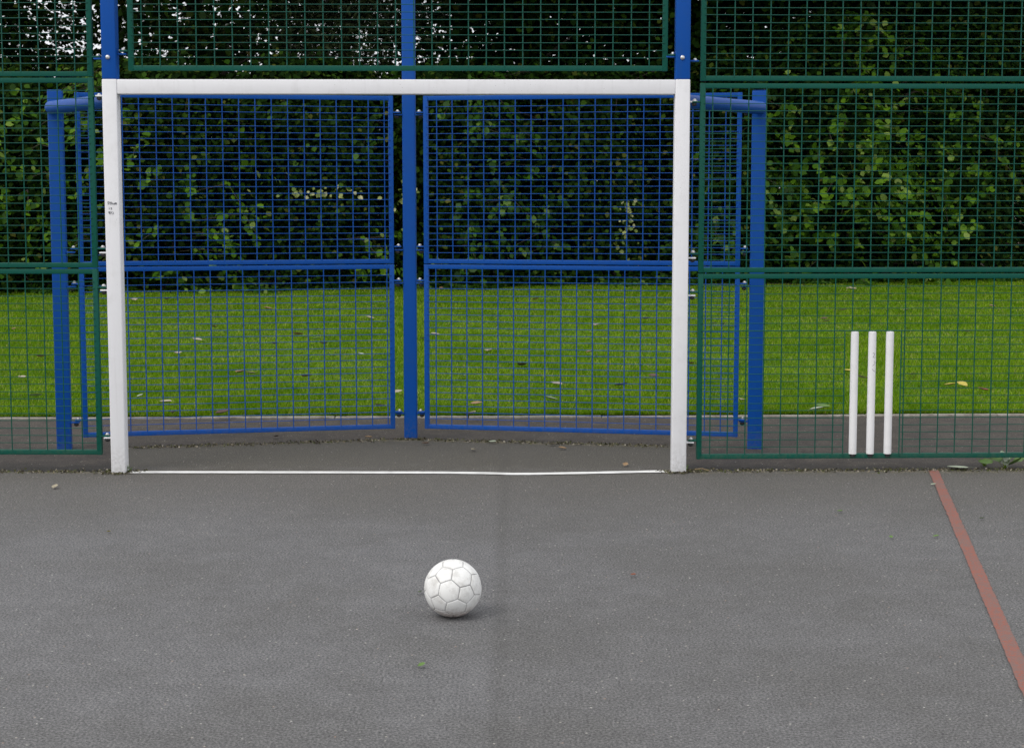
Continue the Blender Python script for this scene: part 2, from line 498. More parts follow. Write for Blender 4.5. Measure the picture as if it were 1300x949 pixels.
def panel(name, loc, rz, W, Hh, m, lugs=(), window=None, vfirst=0.073, vpitch=0.0975, npitch=24, F=0.028, lug_len=0.045, **kw):
    """framed weld mesh panel; local origin at its lower left corner, front face at y=0"""
    t = empty(name, loc, rz, **kw)
    b_ = MB()
    b_.box(0, F, 0, F, 0, Hh, 0.0025)
    b_.box(W - F, W, 0, F, 0, Hh, 0.0025)
    b_.box(F - .001, W - F + .001, 0.0012, F - .0012, 0.0012, F, 0.0025)
    b_.box(F - .001, W - F + .001, 0.0012, F - .0012, Hh - F, Hh - .0012, 0.0025)
    b_.build('frame', m, t)
    v_ = MB()
    ov = 0.010
    rw = 0.0032
    x = vfirst
    yv, yh = 0.0028, -0.0022
    wx0, wx1, wz1 = window if window else (None, None, None)
    while x < W - F - 0.01:
        jx = random.gauss(0, .0006)
        if window and wx0 < x < wx1:
            v_.tube((x + jx, yv, wz1), (x, yv, Hh - F + ov), rw, 7)
        else:
            v_.tube((x + jx, yv, F - ov), (x - jx, yv, Hh - F + ov), rw, 7)
        x += vpitch
    pz = (Hh - 2 * F) / npitch
    for i in range(1, npitch):
        z = F + i * pz + random.gauss(0, .0008)
        dz = random.gauss(0, .0013)
        if window and z < wz1 - .008:
            v_.tube((F - ov, yh, z), (wx0, yh, z), .0019, 7)
            v_.tube((wx1, yh, z), (W - F + ov, yh, z), .0019, 7)
        elif window and abs(z - wz1) <= .02:
            v_.tube((F - ov, yh, wz1), (W - F + ov, yh, wz1), .0030, 7)
        else:
            v_.tube((F - ov, yh, z - dz), (W - F + ov, yh, z + dz), .0019, 7)
    if window:
        v_.tube((wx0, yh, F - ov), (wx0, yh, wz1), .0032, 7)
        v_.tube((wx1, yh, F - ov), (wx1, yh, wz1), .0032, 7)
    v_.build('wire_mesh', m, t)
    for side, z in lugs:
        x = 0 if side < 0 else W
        lg = lug(t, x, 0.014, z, side, m, False, lug_len)
        bolt(lg, x + side * (lug_len - 0.016), 0.014, z + .004, False)
    return t

G_RZ = math.atan2(0.024, 3.161)
GW = 3.162
goal = empty('goal_frame', (-2.202, 8.425, 0), G_RZ,
             label='white square-section goal frame with posts rising above its crossbar in blue', cat='goal')
PS = 0.080
for x0 in (0, GW - PS):
    b_ = MB(); b_.box(x0, x0 + PS, 0, PS, -0.05, 2.140, 0.006); b_.build('goal_post', M_WHITE, goal)
    b_ = MB(); b_.box(x0 + .001, x0 + PS - .001, .001, PS - .001, 2.1402, 3.22, 0.006)
    b_.box(x0 + .004, x0 + PS - .004, .004, PS - .004, 3.22, 3.226, 0.002)
    up = b_.build('upper_post', M_BLUE, goal, label='blue upper part of the post above the crossbar')
    b_ = MB(); b_.ball((x0 + PS * .45, -0.002, 2.255), 0.013, (1, .55, 1)); b_.build('bolt', M_STEEL, up)
b_ = MB(); b_.box(PS + .0005, GW - PS - .0005, 0.0025, PS - .0025, 2.060, 2.1385, 0.005); b_.build('crossbar', M_WHITE, goal)
for z in (2.035, 1.190, 0.985, 0.172):
    for x, s in ((0, -1), (GW, 1)):
        dz = 0.018 if s < 0 else -0.012
        lg = lug(goal, x, 0.055, z + dz, s, M_WHITE, True, 0.045)
        b_ = MB(); b_.ball((x + s * .028, .055, z + dz - .013), .0145, (1, 1, .8)); b_.build('bolt_cap', M_RUBBER, lg)
for x, s, z in ((0, -1, 2.250), (PS, 1, 2.275), (GW, 1, 2.240), (GW - PS, -1, 2.262)):
    lug(goal, x, 0.045, z, s, M_BLUE, True, 0.048)
    for zz in (3.05,):
        lug(goal, x, 0.045, zz, s, M_BLUE, True, 0.048)

# marker scribble on the left post: three short lines of handwriting
def strokes(parent, words, x, z, h, y=-0.0012, thick=0.0011):
    GL = {
        'S': [[(1, .9), (.5, 1), (.1, .75), (.8, .4), (.6, .05), (0, .1)]],
        'h': [[(0, 1), (0, 0)], [(0, .5), (.5, .6), (.7, .4), (.7, 0)]],
        'u': [[(0, .6), (.1, .1), (.5, 0), (.8, .2), (.8, .6)], [(.8, .6), (.85, 0)]],
        'n': [[(0, .6), (0, 0)], [(0, .45), (.4, .62), (.7, .4), (.7, 0)]],
        'm': [[(0, .6), (0, 0)], [(0, .5), (.3, .6), (.45, .4), (.45, 0)], [(.45, .45), (.8, .6), (.95, .4), (.95, 0)]],
        't': [[(.4, 1), (.4, .1), (.7, 0)], [(0, .7), (.8, .7)]],
        'i': [[(.3, .6), (.3, 0)], [(.3, .85), (.35, .8)]],
        's': [[(.7, .55), (.3, .6), (.2, .4), (.65, .25), (.5, 0), (.1, .05)]],
        'q': [[(.7, .9), (.2, .9), (.1, .5), (.6, .5), (.7, .9), (.65, 0)]],
        'y': [[(0, .9), (.35, .45)], [(.8, .95), (.2, 0)]],
        ')': [[(.2, .9), (.7, .6), (.6, .2), (.1, 0)]],
    }
    b_ = MB()
    for k, (word, dx) in enumerate(words):
        cx = x + dx
        for ch in word:
            for st in GL[ch]:
                for (a0, a1), (c0, c1) in zip(st[:-1], st[1:]):
                    za = z - k * h * 1.75
                    b_.tube((cx + a0 * h * .62, y, za + a1 * h), (cx + c0 * h * .62, y, za + c1 * h), thick, 5)
            cx += h * .68
    return b_.build('graffiti', M_INK, parent, label='small black marker handwriting on the post')
strokes(goal, [('Sthum', 0), ('is', .006), ('qy)', .004)], .016, 1.470, .015)

blue_posts = 'blue posts behind the goal'
def blue_post(loc, rz, W, Hh, label, lugs):
    t = empty('steel_post', loc, rz, label=label, cat='post', group=blue_posts)
    b_ = MB(); b_.box(-W / 2, W / 2, 0, W, -0.05, Hh, 0.006); b_.build('shaft', M_BLUE, t)
    b_ = MB(); b_.box(-W / 2 + .002, W / 2 - .002, .002, W - .002, Hh + .0005, Hh + .005, 0.0018); b_.build('cap', M_BLUE, t)
    for s, z in lugs:
        lg = lug(t, s * W / 2, 0.012, z, s, M_BLUE, True, .052)
        b_ = MB(); b_.ball((s * (W / 2 + .032), .012, z - .014), .0145, (1, 1, .8)); b_.build('bolt_cap', M_RUBBER, lg)
    return t
LZ = (0.160, 0.975, 1.180, 2.008)
blue_post((-0.635, 9.620, 0), 0, 0.080, 3.22, 'tall blue square post in the middle behind the goal', [(s, z) for s in (-1, 1) for z in LZ])
AL = math.atan2(0.35, 1.852); AR = -math.atan2(0.33, 1.905)
blue_post((-2.690, 9.225, 0), AL, 0.085, 2.130, 'short blue square post left of the goal behind the green mesh', [(1, z) for z in LZ])
blue_post((1.462, 9.270, 0), AR, 0.085, 2.130, 'short blue square post right of the goal behind the green mesh', [(-1, z) for z in LZ])

gb = 'blue mesh panels behind the goal'
LP = 1.885; RP = 1.934
pl = (( -0.728 - LP * math.cos(AL)), 9.600 - LP * math.sin(AL))
bl = [(-1, .105), (-1, .925), (1, .105), (1, .925)]
HP = 1.026
panel('mesh_panel', (pl[0], pl[1], 0.066), AL, LP, HP, M_BLUE, bl, vfirst=.085, label='lower blue mesh panel behind the left half of the goal', cat='fence panel', group=gb)
panel('mesh_panel', (pl[0], pl[1], 1.096), AL, LP, HP, M_BLUE, bl, vfirst=.075, label='upper blue mesh panel behind the left half of the goal', cat='fence panel', group=gb)
panel('mesh_panel', (-0.545, 9.600, 0.066), AR, RP, HP, M_BLUE, bl, vfirst=.075, label='lower blue mesh panel behind the right half of the goal', cat='fence panel', group=gb)
panel('mesh_panel', (-0.545, 9.600, 1.096), AR, RP, HP, M_BLUE, bl, vfirst=.085, label='upper blue mesh panel behind the right half of the goal', cat='fence panel', group=gb)

def rail(a, b, label):
    t = MB()
    a, b = Vector(a), Vector(b)
    t.tube(a, b, 0.038, 28)
    t.ball(a, .038, (1, 1, 1), 3); t.ball(b, .038, (1, 1, 1), 3)
    o = t.build('top_rail', M_BLUE, None, angle=50)
    return tag(o, label, 'rail', 'round blue rails from the goal to the short posts')
rail((-2.185, 8.545, 2.030), (-2.700, 9.190, 2.030), 'round blue rail from the left goalpost back to the short blue post')
rail((0.930, 8.570, 2.030), (1.462, 9.235, 2.030), 'round blue rail from the right goalpost back to the short blue post')

# green fence
gg = 'green mesh fence panels'
LFZ = 0.094; RFZ = 0.066
RR = math.atan2(0.05, 1.8)
LR = R(-0.6)
glug_r = [(1, .105), (1, .925)]; glug_l = [(-1, .105), (-1, .925)]
FWID = 2.02
def left_panel(z, k, lugs, **kw):
    # right end at (-2.262, 8.47)
    x1 = -2.262 - k * (FWID + .20) * math.cos(LR); y1 = 8.470 - k * (FWID + .20) * math.sin(LR)
    return panel('mesh_panel', (x1 - FWID * math.cos(LR), y1 - FWID * math.sin(LR), z), LR, FWID, HP, M_GREEN, lugs, group=gg, cat='fence panel', vfirst=.062 + .01 * (z > 1), **kw)
left_panel(LFZ, 0, glug_r, label='bottom green mesh panel left of the goal')
left_panel(LFZ + 1.031, 0, glug_r, label='middle green mesh panel left of the goal, below the top one')
left_panel(LFZ + 2.062, 0, glug_r, label='top green mesh panel left of the goal, cut by the photo edge')
def right_panel(z, k, lugs, **kw):
    x0 = 1.020 + k * (FWID + .20) * math.cos(RR); y0 = 8.490 + k * (FWID + .20) * math.sin(RR)
    return panel('mesh_panel', (x0, y0, z), RR, FWID, HP, M_GREEN, lugs, group=gg, cat='fence panel', **kw)
right_panel(RFZ, 0, glug_l, window=(.812, 1.126, .712), label='bottom green mesh panel right of the goal, with the wicket in its cut-out')
right_panel(RFZ + 1.031, 0, glug_l, label='middle green mesh panel right of the goal, above the wicket panel', vfirst=.068)
right_panel(RFZ + 2.068, 0, glug_l, label='top green mesh panel right of the goal, cut by the photo edge', vfirst=.085)
panel('mesh_panel', (-2.065, 8.455, 2.186), G_RZ, 2.905, HP, M_GREEN, [(-1, .105), (1, .085)], vfirst=.075, group=gg, cat='fence panel',
      label='long green mesh panel directly above the crossbar')

# wicket
wk = empty('wicket', (1.986 , 8.522, 0.083), RR, label='three white cricket stumps set in the cut-out of the green mesh panel', cat='wicket')
for i in (-1, 0, 1):
    b_ = MB()
    h = 0.689
    b_.tube((i * .0975, .0, .010), (i * .0975, .0, h), .0213, 28)
    es = [e for e in b_.bm.edges if abs(e.verts[0].co.z - e.verts[1].co.z) < 1e-5 and e.verts[0].co.z > h - .01]
    bmesh.ops.bevel(b_.bm, geom=es, offset=.003, segments=2, affect='EDGES')
    st = b_.build('stump', M_STUMP, wk)
    b_ = MB(); b_.tube((i * .0975, .0, -.006), (i * .0975, .0, .0098), .0150, 20); b_.build('foot', M_RUBBER, st)
    if i == 0:
        b_ = MB()
        def arc(cx, cz, pts):
            q = []
            for a, z in pts:
                xx = cx + a; q.append((xx, -math.sqrt(.0213 ** 2 - xx * xx) - .0002, cz + z))
            for a, c in zip(q[:-1], q[1:]): b_.tube(a, c, .0009, 5)
        arc(.004, .52, [(-.006, .05), (.0, .053), (.005, .047), (.002, .038), (-.004, .030), (.006, .026)])
        arc(.004, .50, [(.004, .028), (.009, .018), (.003, .008), (-.006, .002)])
        arc(.003, .46, [(-.006, .025), (.0, .015), (.008, .012), (.012, .006)])
        b_.build('graffiti', M_INK, st)

# ------------------------------------------------------------------ the ball
def make_ball():
    phi = (1 + 5 ** .5) / 2
    ico = []
    for s1 in (-1, 1):
        for s2 in (-1, 1):
            ico += [(0, s1, s2 * phi), (s1, s2 * phi, 0), (s2 * phi, 0, s1)]
    P = np.array(ico, float); P /= np.linalg.norm(P, axis=1)[:, None]
    Hn = []
    for i in range(12):
        for j in range(i + 1, 12):
            for k in range(j + 1, 12):
                if P[i] @ P[j] > .4 and P[j] @ P[k] > .4 and P[i] @ P[k] > .4:
                    v = P[i] + P[j] + P[k]; Hn.append(v / np.linalg.norm(v))
    Hn = np.array(Hn)
    N = np.vstack([P, Hn]); W = np.array([0.9393] * 12 + [0.9149] * 20)
    # orient: a hexagon faces the camera, one of its pentagons up and slightly left
    h = Hn[0]; p = P[np.argmax(P @ h)]
    e2 = p - (p @ h) * h; e2 /= np.linalg.norm(e2); e3 = np.cross(h, e2)
    c = np.array([-0.216, 5.568, .1045]); vw = np.array([0, 0, 1.54]) - c; vw /= np.linalg.norm(vw)
    rt = np.cross([0, 0, 1], vw); rt /= np.linalg.norm(rt); upv = np.cross(vw, rt)
    T = -.137 * rt - .114 * upv; T = T + vw * math.sqrt(1 - T @ T)
    a = math.radians(108)
    t2 = math.cos(a) * rt + math.sin(a) * upv; t2 = t2 - (t2 @ T) * T; t2 /= np.linalg.norm(t2); t3 = np.cross(T, t2)
    M = np.outer(T, h) + np.outer(t2, e2) + np.outer(t3, e3)
    N = N @ M.T
    bm = bmesh.new()
    bmesh.ops.create_icosphere(bm, subdivisions=8, radius=1.0)
    me = bpy.data.meshes.new('football'); 
    for f in bm.faces: f.smooth = True
    bm.to_mesh(me); bm.free()
    V = np.empty(len(me.vertices) * 3, np.float32); me.vertices.foreach_get('co', V); V = V.reshape(-1, 3).astype(float)
    V /= np.linalg.norm(V, axis=1)[:, None]
    q = np.sort(V @ N.T / W, axis=1)
    d = q[:, -1] - q[:, -2]
    g = np.exp(-(d / .0125) ** 2)
    seam = np.exp(-(d / .0095) ** 2)
    puff = 1 - np.exp(-(d / .06))
    rr = .1040 * (1 - .018 * g + .006 * puff)
    V = V * rr[:, None]
    me.vertices.foreach_set('co', V.astype(np.float32).ravel())
    at = me.attributes.new('seam', 'FLOAT', 'POINT'); at.data.foreach_set('value', seam.astype(np.float32))
    me.update()
    m, nt, b = new_mat('scuffed_white_leather')
    a_ = nd(nt, 'ShaderNodeAttribute', attribute_name='seam')
    tc = nd(nt, 'ShaderNodeTexCoord'); o_ = tc.outputs['Object']
    n1 = noise(nt, o_, 22, 6, .7); n2 = noise(nt, o_, 90, 4, .7)
    col = mixc(nt, math_n(nt, 'MULTIPLY', smooth_range(nt, n1, .42, .72), .55), (.80, .80, .785), (.38, .36, .335))
    sp = nd(nt, 'ShaderNodeSeparateXYZ'); nt.links.new(o_, sp.inputs[0])
    low = math_n(nt, 'SUBTRACT', 1.0, smooth_range(nt, sp.outputs[2], -.098, -.045))
    col = mixc(nt, math_n(nt, 'MULTIPLY', math_n(nt, 'MULTIPLY', low, smooth_range(nt, n2, .3, .6)), .75), col, (.30, .19, .15))
    var = smooth_range(nt, noise(nt, o_, 14, 3), .30, .62)
    col = mixc(nt, math_n(nt, 'MULTIPLY', a_.outputs['Fac'], math_n(nt, 'ADD', math_n(nt, 'MULTIPLY', var, .4), .55)), col, (.09, .09, .095))
    mp_ = nd(nt, 'ShaderNodeMapping'); mp_.inputs['Scale'].default_value = (160, 30, 60); mp_.inputs['Rotation'].default_value = (.4, .7, .3)
    nt.links.new(o_, mp_.inputs[0])
    scr = smooth_range(nt, noise(nt, mp_.outputs[0], 1.0, 3, .7), .64, .70)
    col = mixc(nt, math_n(nt, 'MULTIPLY', scr, .35), col, (.22, .21, .20))      # scuffs
    nt.links.new(col, b.inputs['Base Color'])
    b.inputs['Roughness'].default_value = .5
    bump(nt, b, n2, .15, .001)
    me.materials.append(m)
    o = bpy.data.objects.new('football', me); COL.objects.link(o)
    o.location = (-0.2155, 5.545, .1035)
    tag(o, 'scuffed white football with grey panel seams, resting on the asphalt', 'ball')
make_ball()

# ------------------------------------------------------------------ foliage
TPL = {  # outline points: (x across, y along, z lift)
    'broad': np.array([(0, 0, 0), (.30, .22, .05), (.40, .58, .07), (0, 1, -.04), (-.40, .58, .07), (-.30, .22, .05)]),
    'slim': np.array([(0, 0, 0), (.12, .3, .03), (.12, .65, .03), (0, 1, -.03), (-.12, .65, .03), (-.12, .3, .03)]),
}
def leaves(name, C, size, nrm, m, parent=None, tpl='broad', droop=0.3, **kw):
    n = len(C)
    nrm = nrm / np.linalg.norm(nrm, axis=1)[:, None]
    a = rng.normal(size=(n, 3)); a[:, 2] -= droop * 2
    d = a - (a * nrm).sum(1)[:, None] * nrm
    d /= np.linalg.norm(d, axis=1)[:, None]
    s = np.cross(d, nrm)
    T = TPL[tpl]
    sz = size[:, None, None]
    V = C[:, None, :] + sz * (T[None, :, 0, None] * s[:, None] + (T[None, :, 1, None] - .5) * d[:, None] + T[None, :, 2, None] * nrm[:, None])
    V = V.reshape(-1, 3)
    base = (np.arange(n) * 6)[:, None]
    F = (base + np.array([[0, 1, 2, 3, 0, 3, 4, 5]])).ravel()
    return np_mesh(name, V, F, 4, m, parent, **kw)

def clumps(n, sampler, k, rad, flat=.7):
    c = sampler(n)
    cc = np.repeat(c, k, axis=0)
    off = rng.normal(size=(n * k, 3)) * rad * np.array([1, 1, flat])
    return cc + off, off

def shrub(x, y, w, dpt, h, shoot, label, nclump, nshoot, leaf=.095, sleaf=.118):
    t = empty('hedge_shrub', (x, y, 0), 0, label=label, cat='shrub', group='shrubs along the back of the lawn')
    st = MB()
    for i in range(6):
        a = random.uniform(0, 6.28); r0 = random.uniform(.05, .3)
        p = Vector((r0 * math.cos(a), r0 * math.sin(a), -.06)); 
        for s in range(5):
            q = p + Vector((math.cos(a) * random.uniform(.02, .2), math.sin(a) * random.uniform(.02, .2), h / 5.4))
            r = .035 * (1 - s / 6)
            st.tube(p, q, r, 7, r * .83); p = q
    st.build('stems', M_BARK, t)
    def place(a, r, z):
        prof = np.where(z < .75, 1 - .12 * (1 - z / .75), np.sqrt(np.clip(1 - ((z - .75) / .30) ** 2, .02, 1)))
        bul = 1 + .13 * np.sin(3 * a + x * 3 + 5 * z) + .10 * np.sin(7 * z + 2 * a + y)
        return np.stack([r * prof * bul * w / 2 * np.cos(a), r * prof * bul * dpt / 2 * np.sin(a), z * h], 1)
    def smp(n):
        return place(rng.uniform(0, 2 * math.pi, n), .92 * np.sqrt(rng.random(n)), rng.uniform(0.02, 1, n) ** .85)
    C, off = clumps(nclump, smp, 30, .17)
    C[:, 2] = np.abs(C[:, 2]) + .02
    nn = C * np.array([1 / w, 1 / dpt, 0]) * 1.6 + np.array([0, 0, .75]) + rng.normal(size=C.shape) * .55
    leaves('foliage', C, leaf * rng.uniform(.6, 1.25, len(C)), nn, M_LEAF['dark'], t)  # core leaves coloured darker to paint in the shade inside the shrub
    # outer shoots, light painted into their brighter leaf colour, gathered in hanging columns
    ncol = max(3, nshoot // 9)
    ca = rng.uniform(0, 2 * math.pi, ncol); cz = rng.uniform(.12, .95, ncol)
    idx = rng.integers(0, ncol, nshoot)
    aa = ca[idx] + rng.normal(size=nshoot) * .16; zz = np.clip(cz[idx] + rng.normal(size=nshoot) * .14, .04, 1.0)
    B = place(aa, rng.uniform(.98, 1.22, nshoot), zz)
    kk = 13
    CC = np.repeat(B, kk, axis=0); L = np.tile(np.linspace(0, 1, kk), nshoot)[:, None]
    dirs = np.stack([np.cos(aa), np.sin(aa), np.full(nshoot, -.25)], 1) + rng.normal(size=(nshoot, 3)) * .45
    CC = CC + np.repeat(dirs, kk, axis=0) * L * .46 + np.array([0, 0, -.10]) * L ** 2 + rng.normal(size=CC.shape) * .045
    CC[:, 2] = np.maximum(CC[:, 2], .05)
    nn = np.array([0, 0, .8]) + np.repeat(dirs, kk, axis=0) * .5 + rng.normal(size=CC.shape) * .38
    tw = MB()
    for i in range(0, nshoot, 3):
        p = Vector(B[i]); q = p + Vector(dirs[i]) * .40 + Vector((0, 0, -.08)); q.z = max(q.z, .04)
        p0 = Vector((p.x * .55, p.y * .55, p.z * .93))
        tw.tube(p0, p, .012, 5, .007, False); tw.tube(p, q, .007, 5, .003, False)
    tw.build('twigs', M_BARK, t)
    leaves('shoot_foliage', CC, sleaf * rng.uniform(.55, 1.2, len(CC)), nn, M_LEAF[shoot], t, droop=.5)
    return t

# openings where the sky breaks through the wood: x, z, half widths
GAPS = [(-8.5, 4.6, .6, .5, .9), (-7.9, 4.1, .4, .3, .85), (-6.1, 4.65, .7, .22, 1.6), (-5.85, 4.15, .42, .2, 1.5), (-5.1, 4.85, .5, .22, 2.2), (-4.9, 3.8, .22, .12, .9), (-3.3, 4.25, .3, .2, .45), (-2.7, 4.0, .15, .15, .4),
        (-.7, 4.2, .22, .2, .6), (.6, 4.4, .2, .3, .8), (.4, 3.15, .3, .25, .9), (1.0, 3.7, .15, .12, .8), (1.9, 4.1, .35, .2, 1.0), (2.3, 3.8, .22, .17, .9), (3.9, 4.6, .35, .35, .95), (4.4, 4.0, .35, .28, .95), (5.2, 4.7, .5, .3, 1.0), (5.6, 4.3, .3, .25, .95)]
def tree(x, y, th, cr, ch, cz, kind, label, nclump, leaf=.13, k=16, tpl='broad', crad=.30, name='broadleaf_tree', trunk=.16, lean=0.0, flat=.6):
    t = empty(name, (x, y, 0), 0, label=label, cat='tree', group='trees behind the shrubs')
    b_ = MB()
    p = Vector((0, 0, -.06)); segs = 8
    for s in range(segs):
        q = Vector((lean * (s + 1) / segs + random.uniform(-.06, .06), random.uniform(-.06, .06), (th + .06) * (s + 1) / segs))
        r = trunk * (1 - .75 * s / segs)
        b_.tube(p, q, r, 10, trunk * (1 - .75 * (s + 1) / segs))
        if s >= 2:
            for j in range(3):
                a = random.uniform(0, 6.28); L = cr * random.uniform(.6, .95)
                e1 = q + Vector((math.cos(a) * L * .5, math.sin(a) * L * .5, L * .30)); e2 = e1 + Vector((math.cos(a + .3) * L * .45, math.sin(a + .3) * L * .45, L * .15))
                b_.tube(q, e1, r * .42, 7, r * .25); b_.tube(e1, e2, r * .25, 6, r * .08)
        p = q
    b_.build('trunk', M_BARK, t)
    def smp(n):
        d = rng.normal(size=(n, 3)); d /= np.linalg.norm(d, axis=1)[:, None]
        r = rng.random(n) ** .45
        bul = 1 + .16 * np.sin(4 * d[:, 0] + 3 * d[:, 2] + x) + .12 * np.sin(6 * d[:, 1] - 4 * d[:, 2])
        return d * (r * bul)[:, None] * np.array([cr, cr, ch / 2]) + np.array([lean * .7, 0, cz])
    C, off = clumps(nclump, smp, k, crad, flat)
    C[:, 1] -= np.clip(C[:, 2] - 4.6, 0, 3) * 1.7 * (off[:, 0] * 0 + 1)     # unseen upper crown pushed out over the lawn to shade the hedge
    wx, wz = C[:, 0] + x, C[:, 2]
    gap = np.zeros(len(C))
    for gx, gz, ga, gb, gs in GAPS:
        gap = np.maximum(gap, gs * np.exp(-(((wx - gx) / ga) ** 2 + ((wz - gz) / gb) ** 2)))
    rip = .5 + .5 * np.sin(wx * 9.1 + 3 * np.sin(wz * 5.3)) * np.sin(wz * 8.3 + 2 * np.sin(wx * 6.1))
    kp = rng.random(len(C)) > gap * np.clip((rip - .38) * 3.2, .06, 1.15)
    C, off = C[kp], off[kp]
    C[:, 2] = np.maximum(C[:, 2], .9)
    nn = off / crad * .35 + np.array([0, -.1, .8]) + rng.normal(size=C.shape) * .5
    leaves('crown', C, leaf * rng.uniform(.6, 1.25, len(C)), nn, M_LEAF[kind], t, tpl)
    return t

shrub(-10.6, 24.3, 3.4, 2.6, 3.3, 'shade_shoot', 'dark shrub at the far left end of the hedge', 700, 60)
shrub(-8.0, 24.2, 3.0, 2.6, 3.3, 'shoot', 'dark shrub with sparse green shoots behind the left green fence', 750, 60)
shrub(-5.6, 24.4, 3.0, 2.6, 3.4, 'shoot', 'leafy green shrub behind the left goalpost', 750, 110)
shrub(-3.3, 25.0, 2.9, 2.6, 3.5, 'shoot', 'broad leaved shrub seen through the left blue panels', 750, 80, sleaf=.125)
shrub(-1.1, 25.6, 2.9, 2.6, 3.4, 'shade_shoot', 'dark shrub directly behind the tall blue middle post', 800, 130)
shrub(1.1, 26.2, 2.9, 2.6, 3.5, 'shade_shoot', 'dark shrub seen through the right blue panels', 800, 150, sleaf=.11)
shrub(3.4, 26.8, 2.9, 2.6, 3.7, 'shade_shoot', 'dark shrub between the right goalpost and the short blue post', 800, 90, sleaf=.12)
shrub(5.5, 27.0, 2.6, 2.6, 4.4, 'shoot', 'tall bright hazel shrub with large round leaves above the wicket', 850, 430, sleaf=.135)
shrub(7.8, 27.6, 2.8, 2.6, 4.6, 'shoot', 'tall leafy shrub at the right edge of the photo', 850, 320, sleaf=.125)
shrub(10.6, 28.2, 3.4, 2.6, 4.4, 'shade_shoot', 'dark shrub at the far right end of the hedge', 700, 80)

tree(-9.6, 28.0, 7.6, 2.7, 5.6, 5.2, 'dark', 'dark small leaved tree above the left green fence', 1900, leaf=.11)
tree(-5.6, 28.2, 8.0, 2.5, 5.6, 5.5, 'sycamore', 'open crowned tree with wide sky gaps above the left end of the crossbar', 1500, leaf=.14)
tree(-2.9, 27.4, 7.0, 1.8, 5.4, 5.3, 'conifer', 'olive conifer with feathery sprays above the left half of the crossbar', 1300, leaf=.14, k=22, tpl='slim', name='conifer_tree', crad=.26, flat=.35)
tree(0.2, 29.0, 8.2, 2.6, 5.8, 5.6, 'dark', 'dark tree with sky specks above the tall blue post', 2300, leaf=.13)
tree(3.4, 29.4, 8.0, 2.5, 5.8, 5.5, 'dark', 'dark tree above the right end of the crossbar', 2300, leaf=.13)
tree(6.4, 29.8, 8.4, 2.6, 6.0, 5.4, 'sycamore', 'dense green tree rising behind the tall bright hazel', 2300, leaf=.14)
tree(9.6, 30.6, 8.2, 2.8, 6.2, 5.2, 'dark', 'dark tree behind the shrub at the right edge', 2300, leaf=.13)

# pale flowering tips among the shrubs
def pale(x, y, z, w, h, n, label):
    t = empty('pale_spray', (x, y, z), 0, label=label, cat='branch', group='pale sprays in the hedge')
    C = rng.normal(size=(n, 3)) * np.array([w, .12, h])
    nn = np.array([0, -.9, .5]) + rng.normal(size=C.shape) * .5
    leaves('foliage', C, .075 * rng.uniform(.5, 1.3, n), nn, M_LEAF['pale'], t)
    b_ = MB()
    for i in range(3):
        b_.tube((0, 1.2, -.5), (random.uniform(-w, w), 0.0, random.uniform(-h, h)), .012, 6, .004)
    b_.build('twigs', M_BARK, t)
pale(-2.95, 23.55, 1.52, .42, .05, 42, 'pale yellow leaf spray in the hedge left of the tall blue post')
pale(-1.62, 24.20, 1.42, .10, .16, 34, 'pale yellow leaf spray beside the tall blue post')
pale(1.85, 24.75, 1.05, .08, .30, 38, 'variegated pale leaf spray in the hedge right of the tall blue post')

# deep undergrowth behind: one dark mass
n = 26000
C = np.stack([rng.uniform(-17, 17, n), rng.uniform(29.5, 33.5, n), rng.uniform(0, 1, n) ** .9 * 3.6], 1)
C[:, 2] *= 1 + .12 * np.sin(C[:, 0] * 1.3)
C[:, 1] += C[:, 0] * .12
nn = np.array([0, -.8, .5]) + rng.normal(size=C.shape) * .5
leaves('undergrowth', C, .26 * rng.uniform(.6, 1.3, n), nn, M_LEAF['dark'], None, kind='stuff', label='dark leafy undergrowth massed behind the shrubs and tree trunks', cat='undergrowth')

# ------------------------------------------------------------------ grass
n = 620000
Y = 10.62 + (27.5 - 10.62) * rng.random(n) ** 1.55
X = rng.uniform(-1, 1, n) * (Y * .36 + 1.6)
keep = (Y > np.where(X > 0, 10.549 + X * .031, 10.549 + X * .016) + .055) & (Y < np.interp(X, [-12, -4, 2, 8, 12], [23.3, 24.2, 25.9, 27.4, 27.6]))
patch = ((X - 4.4) / 1.3) ** 2 + ((Y - 26.2) / .8) ** 2 < rng.uniform(.6, 1.3, n)
keep &= ~patch
X, Y = X[keep], Y[keep]; n = len(X)
hh = rng.uniform(.018, .042, n) * (1 + .25 * np.sin(X * 1.7 + Y)) 
wd = rng.uniform(.0022, .0042, n) * (1 + (Y - 10.6) * .10)
a = rng.uniform(0, math.pi, n)
lx, ly = rng.normal(size=n) * .016, rng.normal(size=n) * .016
V = np.empty((n, 3, 3))
V[:, 0] = np.stack([X - np.cos(a) * wd, Y - np.sin(a) * wd, np.full(n, .004)], 1)
V[:, 1] = np.stack([X + np.cos(a) * wd, Y + np.sin(a) * wd, np.full(n, .004)], 1)
V[:, 2] = np.stack([X + lx, Y + ly, .006 + hh], 1)
nf_ = 16000                       # longer blades hanging over the edging
fx = rng.uniform(-9, 9, nf_); fr = np.where(fx > 0, 10.549 + fx * .031, 10.549 + fx * .016)
clu = .5 + .5 * np.sin(fx * 7.3 + 2 * np.sin(fx * 2.9)) * np.sin(fx * 17.1)
fy = fr + .052 + np.abs(rng.normal(size=nf_)) * .035
fa = rng.uniform(0, math.pi, nf_); fw = rng.uniform(.002, .004, nf_)
VF = np.empty((nf_, 3, 3))
VF[:, 0] = np.stack([fx - np.cos(fa) * fw, fy - np.sin(fa) * fw, np.full(nf_, .004)], 1)
